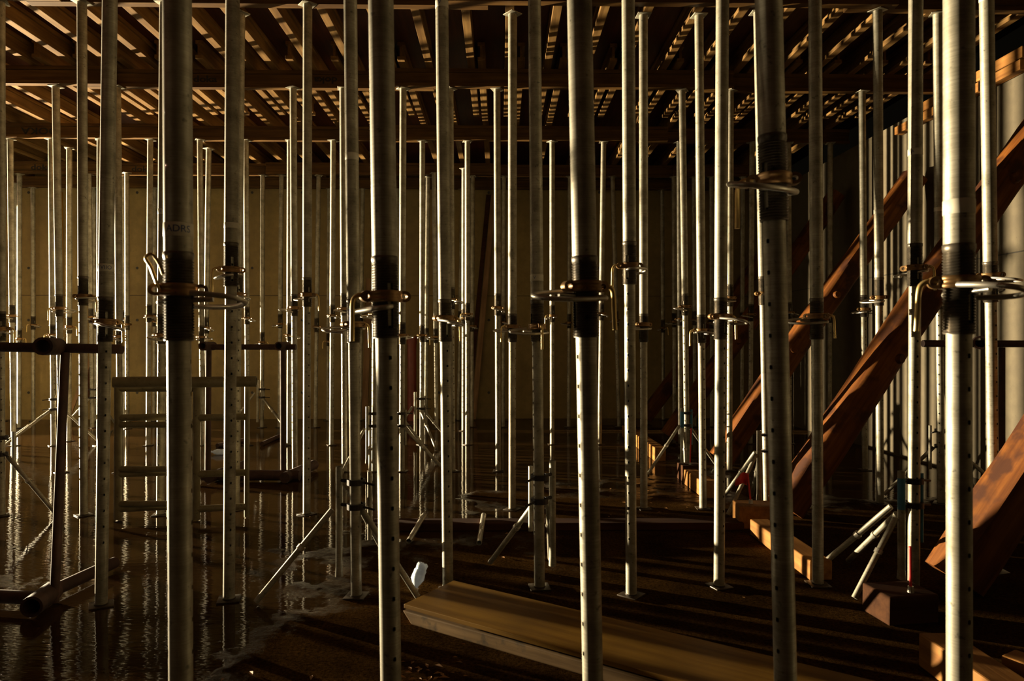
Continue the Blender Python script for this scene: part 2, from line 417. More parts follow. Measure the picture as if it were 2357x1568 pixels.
# (row, Y or None, (x,y) upper, (x,y) lower, nut y, sleeve end y, hole u, pin flip, handle side, note)
PR = [
 (1, 1.94, (408,50), (416,1500), 668, 785, .96, 0, 'U', 'with dark greasy thread and wide pin loop at right'),
 (1, 2.09, (877,10), (899.5,1550), 683, 779, .40, 1, 'L', 'with bright brass handle hanging at its left'),
 (1, 2.10, (1334,10), (1364,1540), 660, 777, -.86, 0, None, 'with brown collar and pin loop swung left'),
 (1, 1.97, (1769,0), (1808,1560), 415, 510, -.56, 0, 'B', 'dull and shaded, its collar set highest of all'),
 (1, 1.87, (2207,0), (2208,1560), 650, 770, .75, 0, 'L2', 'broadly lit, with yellow collar and pin loop at right'),
 (2, 3.83, (253,10), (233,1390), 741, 787, .2, 0, None, ''),
 (2, 3.90, (535.6,10), (527,1378), 621, 660, .2, 1, 'L', ''),
 (2, 3.94, (807,60), (820,1372), 747, 789, .98, 1, None, ''),
 (2, 4.02, (1017,0), (1031,1347), 733, 787, .35, 0, None, ''),
 (2, 4.06, (1231,100), (1242,1354), 752, 787, -.9, 0, 'C', ''),
 (2, 3.93, (1446,0), (1453,1372), 612, 656, -.33, 1, 'L', ''),
 (2, 4.06, (1663,0), (1655,1354), 729, 782, .76, 0, None, ''),
 (2, 4.08, (1876,0), (1883,1347), 728, 782, -.98, 0, 'R', ''),
 (2, 3.92, (2108,0), (2103,1370), 617, 660, .5, 1, 'R', ''),
 (2, (3.88, 4.30), (2271,0), (2290,1400), 630, 690, .8, 0, 'L', ''),
 (3, None, (0,10), (2,1185), 757, 785, .1, 0, 'R', ''),
 (3, None, (188.7,10), (193,1184), 682, 704, -.95, 1, 'R', ''),
 (3, None, (378,50), (369,1184), 772, 792, -.5, 0, None, ''),
 (3, 6.0, (554,10), (543,1170), 678, 700, .3, 0, None, ''),
 (3, None, (708,10), (706,1184), 679, 707, .5, 1, 'R', ''),
 (3, 5.97, (1180,10), (1179,1173), 752, 788, .9, 1, 'L', ''),
 (3, 5.97, (1481,50), (1482,1174), 747, 788, -.9, 0, None, ''),
 (3, 5.97, (1608.6,10), (1618,1174), 761, 790, .6, 0, 'L', ''),
 (3, 5.9, (1744,10), (1766,1170), 676, 703, .7, 0, None, ''),
 (3, (5.85, 6.12), (2020,14), (2026,1187), 684, 703, .8, 1, None, ''),
 (3, (5.9, 6.12), (2158,15), (2166,1160), 690, 712, -.3, 0, None, ''),
 (4, None, (128.5,205), (142,1087), 710, 729, -.9, 1, 'L', ''),
 (4, None, (270,205), (277,1087), 775, 795, -.3, 0, None, ''),
 (4, None, (675,205), (679,1083), 709, 728, -.9, 0, 'R', ''),
 (4, None, (789.5,205), (793,1087), 711, 727, -.5, 0, None, ''),
 (4, None, (866,203), (861,1087), 724, 745, -.9, 0, None, ''),
 (4, None, (928,203), (925,1080), 772, 793, -.6, 1, 'L', ''),
 (4, None, (1036,203), (1042,1081), 690, 712, .6, 0, None, ''),
 (4, None, (1144,205), (1147,1081), 709, 727, .12, 0, None, ''),
 (4, None, (1570,205), (1582,1080), 706, 727, -.6, 0, None, ''),
 (4, None, (1681,207), (1679,1087), 686, 706, -.8, 0, None, ''),
 (4, None, (1984,215), (1991,1085), 712, 730, .6, 1, None, ''),
 (5, None, (23.4,325), (31,1026), 727, 743, -.7, 0, None, ''),
 (5, None, (117.7,330), (123,1026), 771, 788, .6, 0, 'L', ''),
 (5, None, (230,330), (228,1026), 733, 750, .5, 0, None, ''),
 (5, None, (346,322), (341,1027), 728, 742, .9, 0, 'R', ''),
 (5, 10.2, (159.5,342), (159,1010), 752, 768, .8, 1, 'R', ''),
 (5, None, (460,322), (466,1027), 776, 790, -.8, 1, None, ''),
 (5, 10.2, (480.5,342), (471,1009), 755, 768, .5, 0, None, ''),
 (5, None, (566,324), (570,1027), 733, 747, .5, 0, None, ''),
 (5, None, (667,330), (665,1027), 772, 785, .8, 0, None, ''),
 (5, None, (767,325), (763,1023), 727, 742, .6, 0, None, ''),
 (5, None, (972.3,322), (971,1022), 772, 788, -.6, 1, None, ''),
 (5, None, (1076,322), (1076,1022), 723, 738, -.3, 0, 'L', ''),
 (5, None, (1271,322), (1271,1022), 727, 742, .5, 1, 'L', ''),
 (5, None, (1389.5,322), (1380,1022), 722, 738, .3, 0, None, ''),
 (5, None, (1563,327), (1566,1022), 735, 750, .3, 0, None, ''),
 (5, None, (1731,330), (1727,1025), 724, 740, -.6, 0, None, ''),
 (5, None, (1815,330), (1818,1025), 720, 736, .6, 0, None, ''),
 (5, None, (1911,330), (1910,1025), 728, 744, .2, 1, None, ''),
 (6, None, (45,405), (44,987), 780, 793, -.1, 0, 'R', ''),
 (6, None, (205,405), (213,987), 730, 744, -.7, 0, None, ''),
 (6, 11.95, (282,405), (287,985), 735, 748, .3, 0, None, ''),
 (6, 11.68, (292,405), (293,985), 747, 760, -.7, 0, None, ''),
 (6, None, (605,405), (603,990), 788, 798, .6, 1, 'R', ''),
 (6, None, (648,405), (643,988), 746, 756, .6, 1, 'R', ''),
 (6, None, (733.5,405), (726,985), 752, 765, .5, 0, None, ''),
 (6, 11.9, (985,405), (980,985), 775, 788, .3, 0, None, ''),
 (6, 11.6, (999,405), (1005,985), 776, 790, -.8, 0, 'L', ''),
 (6, 11.3, (1068,385), (1067,995), 733, 746, -.6, 0, 'L', ''),
 (6, None, (1088,405), (1086,985), 751, 764, .3, 0, 'L', ''),
 (6, None, (1160,405), (1158,985), 742, 755, .6, 0, None, ''),
 (6, None, (1312,405), (1309,985), 743, 756, -.7, 0, None, ''),
 (6, None, (1410,405), (1425,985), 737, 750, -.5, 0, None, ''),
 (6, None, (1551,405), (1552,985), 741, 754, -.8, 0, None, ''),
 (6, None, (1597,405), (1599,985), 736, 749, .4, 0, None, ''),
 (6, None, (1637,405), (1638,985), 744, 757, .4, 0, None, ''),
 (6, None, (1710,405), (1707,985), 738, 751, .4, 0, None, ''),
 (7, None, (7.6,440), (5,968), 752, 764, .4, 0, None, ''),
 (7, 12.5, (36,428), (37,972), 748, 760, .4, 0, None, ''),
 (7, None, (76,440), (77,968), 748, 759, .5, 0, 'L', ''),
 (7, None, (217,440), (222,968), 745, 757, .5, 0, None, ''),
 (7, None, (357,440), (355,968), 741, 752, .5, 0, None, ''),
 (7, None, (758,440), (755,968), 786, 797, .5, 0, 'L', ''),
 (7, None, (835,440), (829,968), 744, 756, -.5, 0, None, ''),
 (7, None, (916,440), (911,968), 740, 752, -.5, 0, None, ''),
 (7, None, (1064,440), (1055,968), 735, 747, .5, 0, None, ''),
 (7, None, (1524,440), (1527,968), 755, 766, .5, 1, 'R', ''),
]
BANDS = {408: (531, 'ADRS', 30), 253: (617, 'VIIO', 17), 535.6: (520, '', 12), 807: (362, '', 15), 1017: (12, 'V', 16), 1231: (640, 'V', 14),
         2108: (351, 'A', 14), 2207: (478, '', 32), 378: (488, 'E', 12), 2020: (492, '', 9), 2158: (486, '', 9), 2271: (40, '', 10)}
# the rows carry on to the left, out of the picture; these props stripe the light
for X_, Y_ in ((-4.95, 5.83), (-5.7, 5.83), (-6.3, 5.83), (-6.9, 5.83), (-7.5, 5.83), (-8.1, 5.83), (-8.65, 5.83), (-6.1, 7.75), (-7.0, 7.75), (-7.6, 7.75), (-9.0, 7.75), (-9.55, 7.75), (-8.65, 9.76), (-9.3, 9.76)):
    d_ = X_*ST+Y_*CT; px_ = CX+(X_*CT-Y_*ST)/d_*F
    PR.append((8, Y_, (px_, 10), (px_, 1184), HY-.16*F/d_, HY-.03*F/d_, random.uniform(-.9, .9), 0, None, ''))
order = {}
for i, p in enumerate(PR): order.setdefault(p[0], []).append((p[3][0], i))
ordn = {}
for r, l in order.items():
    for k, (x, i) in enumerate(sorted(l)): ordn[i] = (k+1, len(l))
FEET = {}
ROWNAME = {2: 'second row', 3: 'third row', 4: 'fourth row', 5: 'fifth row', 6: 'sixth row', 7: 'rearmost row by the wall'}
HNOTE = {'L': 'handle hanging left', 'R': 'handle hanging right', 'C': 'handle hanging in front', None: 'no handle seen', 'U': '', 'B': '', 'L2': ''}
hole_cache = {}
for i, (row, Y, a, b, yn, ye, u, flip, hs, note) in enumerate(PR):
    Y = Y or ROWS[row]
    Yt, Y = Y if isinstance(Y, tuple) else (Y, Y)
    sl = (b[0]-a[0])/(b[1]-a[1])
    xat = lambda y: a[0]+sl*(y-a[1])
    d = depth_at(b[0], Y); dt = depth_at(a[0], Yt)
    yf = HY+CAMZ*F/d; yt = HY-(ZB-CAMZ)*F/dt
    foot = P(xat(yf), yf, d); foot.z = .001
    top = P(xat(yt), yt, dt); top.z = ZB-.001
    ax = top-foot; L = ax.length; ax.normalize()
    z_of = lambda y: ((P(xat(y), y, d)-foot).dot(ax))
    ze, zn = z_of(ye), z_of(yn)
    # local frame: z along the prop, x along the drilled holes
    tocam = Vector((-foot.x, -foot.y, 0)).normalized(); right = Vector((-tocam.y, tocam.x, 0))
    hd = tocam*math.sqrt(max(0, 1-u*u))+right*u
    xx = (hd-ax*hd.dot(ax)).normalized(); yy = ax.cross(xx)
    M = Matrix((xx, yy, ax)).transposed().to_4x4(); M.translation = foot
    k, tot = ordn[i]
    if row == 8: lab = 'steel prop standing past the left edge of the photo'
    elif row == 1: lab = 'near steel prop, %s' % note
    else: lab = 'steel prop %s from left in %s, %s' % (ORD[k], ROWNAME[row], HNOTE[hs])
    t = thing('steel_prop', lab, 'prop', group='steel props past the left edge' if row == 8 else 'steel props holding up the formwork', mtx=M)
    FEET[a[0]] = (foot.copy(), d)
    inst('base_plate', ME_BASE, t, Matrix.Rotation(random.uniform(-.5, .5), 4, 'Z'))
    ti = ze+.19
    bm = holed_tube(ti, RI, .088 if d > 3 and a[0] != 1231 else .091, .0068)
    if a[0] == 1231:
        bm.free(); bm = holed_tube(ti, RI, .0695, .0068)
    smooth_angle(obj('inner_tube', bm, None, t, mats=['galvanised', 'greased_thread']))
    inst('threaded_sleeve', ME_THREAD, t, Matrix.Translation((0, 0, ze)))
    bm = bmesh.new(); zt = ze+TL-.004
    lathe(bm, [(RO, zt), (RO, L*.62), (RO, L-.008)], 28)
    smooth_angle(obj('outer_tube', bm, 'galvanised', t))
    inst('head_plate', ME_PLATE, t, Matrix.Translation((0, 0, L))@Matrix.Rotation(PI, 4, 'X')@Matrix.Rotation(random.uniform(-.6, .6), 4, 'Z'))
    def ang(v): return math.atan2(v.dot(yy), v.dot(xx))
    hdir = {'L': -right+tocam*.25, 'L2': -right+tocam*.35, 'R': right+tocam*.35, 'C': tocam+right*.3, 'U': -right-tocam*.1, 'B': tocam*.2-right, None: right*.9-tocam*.5}[hs]
    nut = inst('collar_nut', ME_NUT, t, Matrix.Translation((0, 0, zn))@Matrix.Rotation(ang(hdir), 4, 'Z'))
    if hs in ('L', 'R', 'C', 'L2'): inst('nut_handle', ME_HANDLE, nut, Matrix.Rotation(random.uniform(-.12, .12), 4, 'X'))
    elif hs == 'U': inst('nut_handle', ME_HANDLE_UP, nut)
    elif row <= 2: inst('nut_handle', ME_HANDLE, nut)
    pz = zn-.029
    pr = Matrix.Rotation(PI if flip else 0, 4, 'Z')
    if i % 3 == 1 and row > 1: pr = pr@Matrix.Rotation(PI, 4, 'X')
    inst('locking_pin', ME_PIN, t, Matrix.Translation((0, 0, pz))@pr)
    if a[0] in BANDS:
        yb, txt, hpx = BANDS[a[0]]
        zb = z_of(yb); hh = hpx/F*d
        bm = bmesh.new(); lathe(bm, [(RO, zb-hh/2-.001), (RO+.0011, zb-hh/2), (RO+.0011, zb+hh/2), (RO, zb+hh/2+.001)], 28)
        bd = obj('marking_band', bm, 'tape', t, True); bd['label'] = 'strip of pale tape'
        if txt: wrap_text(txt, hh*.75, RO+.0016, bd, zb, ang(tocam)-(.35 if len(txt) == 1 else 0), 'ink_blue')

# ------------------------------------------------------------------ crossbeams, joists, ceiling
def ibeam(bm, L, axis):
    """timber I-beam section 80 x 200 laid along axis"""
    def bx(x0, x1, y0, y1, z0, z1, bv):
        if axis == 'x': box(bm, (x0, y0, z0), (x1, y1, z1), bv)
        else: box(bm, (y0, x0, z0), (y1, x1, z1), bv)
    return bx
def beam(name, label, cat, x0, x1, c, axis, z, mat, group, text=None):
    o = thing(name, label, cat, (0, 0, 0), group)
    Lh = (x1-x0)/2; mid = (x0+x1)/2
    o.location = (mid, c, z) if axis == 'x' else (c, mid, z)
    for nm, (z0, z1, hw) in (('bottom_flange', (0, .040, .040)), ('web', (.040, .160, .0135)), ('top_flange', (.160, .200, .040))):
        bm = bmesh.new(); ibeam(bm, 0, axis)(-Lh, Lh, -hw, hw, z0, z1, .003 if nm != 'web' else 0)
        obj(nm, bm, mat, o)
    if text:
        for (tx, s, size, rot) in text:
            cu = bpy.data.curves.new('t', 'FONT'); cu.body = s; cu.size = size; cu.align_x = 'CENTER'; cu.align_y = 'CENTER'; cu.resolution_u = 3; cu.offset = .003
            to = bpy.data.objects.new('t', cu); COL.objects.link(to); bpy.context.view_layer.update()
            me = bpy.data.meshes.new_from_object(to.evaluated_get(bpy.context.evaluated_depsgraph_get())); bpy.data.objects.remove(to)
            me.materials.clear(); me.materials.append(MATS['ink_black'])
            # stretched lettering printed on the web
            bm2 = bmesh.new(); bm2.from_mesh(me)
            for v in bm2.verts: v.co = Vector((v.co.x*1.35, v.co.y, 0))
            bm2.to_mesh(me); bm2.free()
            inst('lettering', me, o, Matrix.Translation((tx-mid, -.0145, .10))@Matrix.Rotation(PI/2, 4, 'X')@Matrix.Rotation(rot, 4, 'Z'))
    return o
RN = {1: 'nearest', 2: 'second', 3: 'third', 4: 'fourth', 5: 'fifth', 6: 'sixth', 7: 'rearmost'}
SEG = {2: [(-4.4, -.5), (-.9, 3.0), (2.6, 5.0)], 1: [(-2.4, 1.5), (1.1, 5.0)],
       3: [(-9.2, -3.7), (-4.0, -.1), (-.5, 3.4), (3.0, 5.05)], 4: [(-10.1, -4.3), (-4.65, -.75), (-1.25, 2.65), (2.25, 5.05)],
       5: [(-10.1, -4.4), (-4.8, -1.1), (-1.5, 2.4), (2.0, 5.05)], 6: [(-10.5, -6.6), (-7.0, -3.6), (-4.0, -.1), (-.5, 3.4), (3.0, 5.05)],
       7: [(-11, -7.1), (-7.1, -3.2), (-3.2, .7), (.7, 5.05)]}
for r, segs in SEG.items():
    for k, (x0, x1) in enumerate(segs):
        txt = None
        if r == 6 and k == 0: txt = [(P(112, 392, 11.8).x, 'doka', .13, 0)]
        if r == 6 and k == 1: txt = [(P(332, 392, 11.8).x, 'doka', .13, 0)]
        if r == 5 and k == 0: txt = [(P(110, 305, 9.76).x, 'DOKA', .13, PI)]
        if r == 4 and k == 1: txt = [(P(475, 187, 7.75).x, 'doka', .10, 0), (P(750, 187, 7.75).x, 'doka', .10, PI)]
        end = ['leftmost', 'second from the left', 'third from the left', 'fourth from the left', 'fifth from the left'][k]
        off = 0 if r == 7 else (-.041 if k % 2 == 0 else .041)
        beam('crossbeam', 'yellow timber crossbeam, %s piece on the %s line of props' % (end, RN[r]), 'beam', x0, x1, ROWS[r]+off, 'x', ZB, 'beam_wood', 'crossbeams on the prop heads', txt)
ZJ = ZB+.2
xs = [-5.15+.437*k for k in range(24)]
for k, x in enumerate(xs):
    x += random.uniform(-.03, .03)
    beam('ceiling_joist', 'timber joist, %s from the left in the front run under the ceiling panels' % ORD[k+1], 'joist', 3.65, 9.30, x, 'y', ZJ, 'joist_wood', 'front run of ceiling joists')
xs2 = [-9.3+.5*k for k in range(29)]
for k, x in enumerate(xs2):
    x += random.uniform(-.05, .05)
    near = min(abs(x-q) for q in xs)
    if near < .13:
        q = min(xs, key=lambda q: abs(x-q)); x = q+.14
    beam('ceiling_joist', 'timber joist, %s from the left in the rear run towards the back wall' % ORD[k+1], 'joist', 7.45, 13.05, x, 'y', ZJ, 'joist_wood', 'rear run of ceiling joists')

def struct(name, bm, mat, mats=None):
    o = obj(name, bm, mat, mats=mats); o['kind'] = 'structure'; return o
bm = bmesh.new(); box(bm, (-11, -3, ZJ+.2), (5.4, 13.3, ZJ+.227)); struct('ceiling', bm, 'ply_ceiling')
bm = bmesh.new(); box(bm, (-10.6, -5, -.3), (5.4, 13.4, 0)); struct('floor', bm, 'wet_floor')
bm = bmesh.new(); box(bm, (-10.6, 13.12, 0), (5.2, 13.42, 4.9))
nf = len(bm.faces)
for px in (65, 315, 580, 695, 1125, 1010, 1240, 1380, 870):
    for py in (443, 617, 737, 904):
        c = P(px, py, depth_at(px, 13.11)); c.y = 13.12
        tube(bm, c+Vector((0, .01, 0)), c+Vector((0, -.004, 0)), .03, .024, 14)
bm.faces.ensure_lookup_table()
for f in bm.faces[nf:]: f.material_index = 1
struct('wall_back', bm, None, ['wall_concrete', 'tie_plug'])
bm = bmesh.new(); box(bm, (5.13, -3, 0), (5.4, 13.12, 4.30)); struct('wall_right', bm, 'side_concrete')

# added wall out of view, shaped to cut the floodlight: sill, lintel, two pillars
bm = bmesh.new()
box(bm, (-10.6, 6.0, 0), (-10.4, 13.12, .36)); box(bm, (-10.6, 6.0, 2.9), (-10.4, 13.12, ZB))
box(bm, (-10.6, 11.37, .36), (-10.4, 11.71, 2.9)); box(bm, (-10.6, 11.93, .36), (-10.4, 13.12, 2.9))
struct('light_blocker_left', bm, 'wall_concrete')
# timbers on top of the right wall
bm = bmesh.new(); box(bm, (5.02, 6.5, 4.10), (5.12, 8.6, 4.20), .006)
tag(obj('wall_timber', bm, 'block_wood'), 'squared orange timber fixed along the head of the right wall, lower of two', 'timber', 'timbers along the right wall head')
bm = bmesh.new(); box(bm, (5.04, 6.5, 4.22), (5.12, 8.2, 4.33), .006)
tag(obj('wall_timber', bm, 'block_wood'), 'squared orange timber lying above another at the right wall head', 'timber', 'timbers along the right wall head')

# ------------------------------------------------------------------ raking braces
def log(name, label, p0, p1, r, group, seed):
    p0, p1 = Vector(p0), Vector(p1); ax = (p1-p0); L = ax.length
    zz = ax.normalized(); yy = Vector((0, 1, 0)); xx = yy.cross(zz)
    q = Matrix((xx, yy, zz)).transposed().to_4x4(); q.translation = p0
    bm = bmesh.new(); n = 28; m = 70; rings = []
    for i in range(m+1):
        t = i/m; R = r*(1-.10*t); ring = []
        for k in range(n):
            a = 2*PI*k/n
            c, s = math.cos(a), math.sin(a)
            c2, s2 = math.cos(a-.10), math.sin(a-.10)
            se = 1/((abs(c2)**5+abs(s2)**5)**.2)
            rr = R*(.86*se+.02)
            co = Vector((c*1.3, s*1.3, t*L*.9+seed*7))
            rr *= 1+.07*noise.noise(co)+.045*noise.noise(co*3.1)+.03*noise.noise(Vector((c*5, s*5, t*L*1.2+seed)))
            ring.append(bm.verts.new((c*rr+.02*math.sin(t*5+seed), s*rr+.012*math.cos(t*4+seed), t*L)))
        rings.append(ring)
    for A, B in zip(rings, rings[1:]):
        for k in range(n): bm.faces.new((A[k], A[(k+1)%n], B[(k+1)%n], B[k]))
    bm.faces.new(rings[0][::-1]); bm.faces.new(rings[-1])
    t = thing(name, label, 'brace', group=group, mtx=q)
    smooth_angle(obj('log', bm, 'brace_wood', t), 45)
    # sawn knots
    for kk in range(3):
        z = L*(.3+.2*kk)+.1*seed; a = PI*(1.38+.12*((kk+seed) % 3))
        bm = bmesh.new()
        c = Vector((math.cos(a)*r*.78, math.sin(a)*r*.78, z)); dn = Vector((math.cos(a), math.sin(a), .2)).normalized()
        tube(bm, c, c+dn*.045, .05, .036, 14); smooth_angle(obj('knot', bm, 'brace_wood', t), 40)
    return t
BR = [(3.96, (2137, 1370), .0, 56.5, .150, 'brown log brace leaning on the right wall, nearest the camera'),
      (5.72, (1765, 1165), .0, 55.5, .150, 'brown log brace behind the shaded prop, second from the camera'),
      (8.05, (1630, 1062), .0, 55.5, .150, 'brown log brace leaning on the right wall, third from the camera'),
      (9.95, (1520, 1018), .0, 55.5, .140, 'brown log brace leaning on the right wall, fourth from the camera'),
      (12.35, (1468, 972), .0, 54, .140, 'dark log brace leaning near the back corner, farthest away')]
for k, (Y, px, z0, dg, r, lab) in enumerate(BR):
    d = depth_at(px[0], Y); f = P(px[0], HY+(CAMZ-.08)*F/d, d); f.z = .08
    f.x += .14
    x1 = 5.06-r*.85; a = math.radians(dg)
    log('log_brace', lab, (f.x, Y, f.z), (x1, Y, min(4.2, f.z+(x1-f.x)*math.tan(a))), r, 'log braces against the right wall', k+1)

# sill timbers and blocks on the floor under the braces
def tbox(name, label, cat, c, size, rz, mat, group=None, bev=.008, tilt=(0, 0)):
    bm = bmesh.new(); s = Vector(size)/2
    box(bm, -s, s, bev)
    for v in bm.verts:
        v.co += Vector((noise.noise(v.co*4+Vector(c)), noise.noise(v.co*4+Vector(c)+Vector((9, 0, 0))), 0))*.004
    o = obj(name, bm, mat); o.location = c; o.rotation_euler = (tilt[0], tilt[1], rz)
    return tag(o, label, cat, group)
GS = 'sill timbers along the brace feet'
for y0, y1, w, h, lab in ((2.1, 3.05, .16, .15, 'sill timber at the bottom right corner, nearest the camera'),
                          (4.15, 5.15, .14, .12, 'low sill timber between the two nearest log braces'),
                          (6.35, 7.05, .14, .15, 'sill timber lit in stripes, behind the pink flag'),
                          (8.35, 10.6, .14, .17, 'sill timber farthest away, striped with light at the dark corner')):
    tbox('sill_timber', 'squared ' + lab, 'timber', (1.97, (y0+y1)/2, h/2+.001), (w, y1-y0, h), 0, 'block_wood', GS)
GB = 'blocks at the brace feet'
tbox('timber_block', 'dark timber block at the foot of the nearest log brace', 'block', (2.13, 3.60, .076), (.28, .22, .15), .12, 'dark_board', GB)
tbox('timber_block', 'dark timber block under the pink flag stake', 'block', (2.02, 5.40, .091), (.28, .22, .18), -.1, 'block_wood', GB)
tbox('timber_block', 'short dark block standing at the third brace foot', 'block', (2.02, 7.22, .086), (.22, .2, .17), .05, 'dark_board', GB)
tbox('timber_offcut', 'short orange offcut leaning by the nearest prop at bottom right', 'block', (2.22, 2.72, .076), (.12, .3, .15), .5, 'block_wood', GB)

# painted stakes
def stake(label, px, y0, y1, d, flag=False):
    a, b = P(px[0], y0, d), P(px[1], y1, d)
    t = thing('steel_stake', label, 'stake', b, 'painted steel stakes at the brace feet')
    bm = bmesh.new(); rod(bm, [b-b, (a-b)*.5, a-b], .0075, 10); obj('bar', bm, 'red_paint', t, True)
    bm = bmesh.new(); tube(bm, Vector((0, 0, -.004)), Vector((0, 0, .028)), .017, .014, 12); obj('nut', bm, 'zinc_rod', t)
    if flag:
        bm = bmesh.new(); L = a-b; prv = None; n = 8
        vs = []
        for k in range(n+1):
            t_ = k/n
            x = -.10*t_; zt = .012*math.sin(t_*3)-.05*t_*t_; hgt = .10*(1-.45*t_)
            vs.append((bm.verts.new((L.x+x, L.y+.02*math.sin(t_*6), L.z+zt)), bm.verts.new((L.x+x, L.y+.025*math.sin(t_*6+.6), L.z+zt-hgt))))
        for (a1, b1), (a2, b2) in zip(vs, vs[1:]): bm.faces.new((a1, a2, b2, b1))
        fo = obj('flag', bm, 'red_paint', t, True); fo['label'] = 'pink cloth flag'
        sm = fo.modifiers.new('s', 'SOLIDIFY'); sm.thickness = .003
    return t
stake('red painted steel stake in the block by the nearest log brace', (2095, 2096), 1258, 1362, 3.58)
stake('red stake with pink flag in the block behind the shaded prop', (1721, 1728), 1090, 1158, 5.40, True)
stake('red painted steel stake standing in the third block', (1591, 1588), 985, 1071, 7.22)

# ------------------------------------------------------------------ tripods clamped to props
def tripod(key, label, legs, post=(-.11, .05), ztop=.74, blue=False, zc=None):
    foot, d = FEET[key]
    t = thing('prop_tripod', label, 'tripod', (foot.x, foot.y, 0), 'folding tripods clamped to props')
    for zz in (.66, .52):
        bm = bmesh.new()
        lathe(bm, [(.041, zz-.016), (.053, zz-.016), (.053, zz+.016), (.041, zz+.016)], 20, True)
        px, py = post
        v = Vector((px, py, 0)); L = v.length; dv = v.normalized()
        tube(bm, Vector((0, 0, zz))+dv*.05, Vector((px, py, zz)), .010, n=10)
        tube(bm, Vector((0, 0, zz))-dv*.05, Vector((0, 0, zz-.01))-dv*.13, .007, n=8)
        obj('clamp', bm, 'black_steel', t)
    bm = bmesh.new(); tube(bm, (post[0], post[1], .14), (post[0], post[1], ztop), .020, n=14, hollow=.85)
    tube(bm, (post[0], post[1], .10), (post[0], post[1], .15), .024, .021, n=14)
    smooth_angle(obj('post', bm, 'galvanised', t))
    bm = bmesh.new(); tube(bm, (post[0]*-.55, post[1]+.04, .30), (post[0]*-.55, post[1]+.04, .70), .014, n=12)
    smooth_angle(obj('guide_tube', bm, 'blue_paint' if blue else 'galvanised', t))
    for (lx, ly, zh) in legs:
        q = Vector((lx, ly, 0)); n = q.normalized()
        h = n*.085+Vector((post[0]*.5, post[1]*.5, 0)); h.z = zh
        e = Vector((lx, ly, .018))
        bm = bmesh.new(); tube(bm, h, e, .017, n=12)
        lg = smooth_angle(obj('leg', bm, 'galvanised', t))
        bm = bmesh.new(); m1 = h.lerp(e, .42)
        tube(bm, m1-(e-h).normalized()*.012, m1+(e-h).normalized()*.012, .023, n=12); smooth_angle(obj('leg_clip', bm, 'zinc_rod', lg))
    if blue:
        bm = bmesh.new(); tube(bm, (post[0], post[1], .50), (post[0], post[1], .68), .0212, n=14); smooth_angle(obj('paint_mark', bm, 'blue_paint', t)).__setitem__('label', 'blue painted band')
    return t
tripod(807, 'folding tripod round the prop left of the brass handled one, leg reaching down left', [(-.53, -.12, .50), (.36, -.06, .50), (.12, .5, .55)])
tripod(1231, 'folding tripod round the dim prop behind the wooden panel', [(.10, .48, .5), (-.30, .42, .5)], (.085, .10), .74)
tripod(0, 'tripod round the prop at the left edge of the photo', [(.50, -.05, .5), (-.4, .2, .5), (-.1, -.45, .5)], (-.08, .05), .7)
tripod(866, 'tripod half hidden behind the brass handled prop', [(-.30, -.35, .5), (.22, .25, .5), (.05, -.5, .5)], (-.07, -.03))
tripod(928, 'tripod in the middle with a bright leg bent down to the right', [(.55, -.25, .5), (.35, .45, .58), (-.20, .4, .5)], (-.075, -.05), .72)
tripod(972.3, 'tripod beside the red pipe, its leg sloping down left', [(-.50, -.1, .55), (.25, -.5, .5), (.35, .4, .5)], (-.09, -.03), .76)
tripod(605, 'tripod near the back wall, left of the middle', [(-.45, -.35, .6), (.5, -.3, .5), (.2, .5, .5)], (-.06, -.04), .82)
tripod(117.7, 'tripod at the far left with legs reaching left over water', [(-.62, -.2, .5), (-.45, -.42, .5), (.5, .25, .5)], (.07, .04), .72)
tripod(1570, 'tripod with blue leg clip beside the log brace foot', [(-.52, -.30, .52), (.42, .30, .5), (-.1, -.30, .45)], (-.075, -.06), .72, True)
tripod(1744, 'tripod behind the shaded prop beside the pink flag', [(-.42, -.22, .5), (.05, .5, .5), (-.25, .42, .5)], (-.09, -.05), .70)
tripod(2108, 'tripod with blue painted post on the prop by the nearest brace', [(-.42, .35, .5), (-.40, -.10, .45), (-.1, .55, .45)], (-.09, -.03), .72, True)
tripod(205, 'tripod clamped to a rear prop beside the leaning boards', [(.4, -.3, .5), (-.4, -.2, .5), (.1, .5, .5)], (.06, .03), .7)
tripod(2158, 'tripod in front of the striped right wall', [(.5, -.4, .5), (-.35, .3, .5), (.4, .45, .5)], (.09, .04), .75)

# ------------------------------------------------------------------ steel trestles
GT = 'rusty steel trestles'
def tub(name, mat, parent, a, b, r, hollow=0, n=16):
    bm = bmesh.new(); o = parent.location
    tube(bm, Vector(a)-o, Vector(b)-o, r, n=n, hollow=hollow)
    return smooth_angle(obj(name, bm, mat, parent))
# left trestle
b0 = G(125, 1392); t = thing('steel_trestle', 'rusty dark trestle at left edge with one slanting leg', 'trestle', (b0.x, b0.y, 0), GT)
tp = P(150, 812, 3.98)
tub('leg', 'rusty_steel', t, (b0.x, b0.y, .01), tp, .024)
tub('top_bar', 'rusty_steel', t, P(-160, 796, 3.98), P(281, 804, 4.0), .028)
sk = P(98, 797, 3.75); tub('socket', 'rusty_steel', t, sk, P(132, 798, 3.98), .050, .72)
r0 = P(72, 1392, 3.62); r0.z = .058; r1 = P(120, 1372, 3.85); r1.z = .058
tub('socket', 'rusty_steel', t, r0, r1, .056, .75)
r2 = P(264, 1322, 4.36); r2.z = .055
tub('runner', 'rusty_steel', t, r1, r2, .036)
q = r0.copy(); q.x -= 1.1; q.y += .28; q.z = .05
tub('base_bar', 'rusty_steel', t, q, r0+Vector((.0, .12, 0)), .036)
tub('leg', 'rusty_steel', t, (q.x+.1, q.y, .04), P(-130, 800, 3.98), .024)
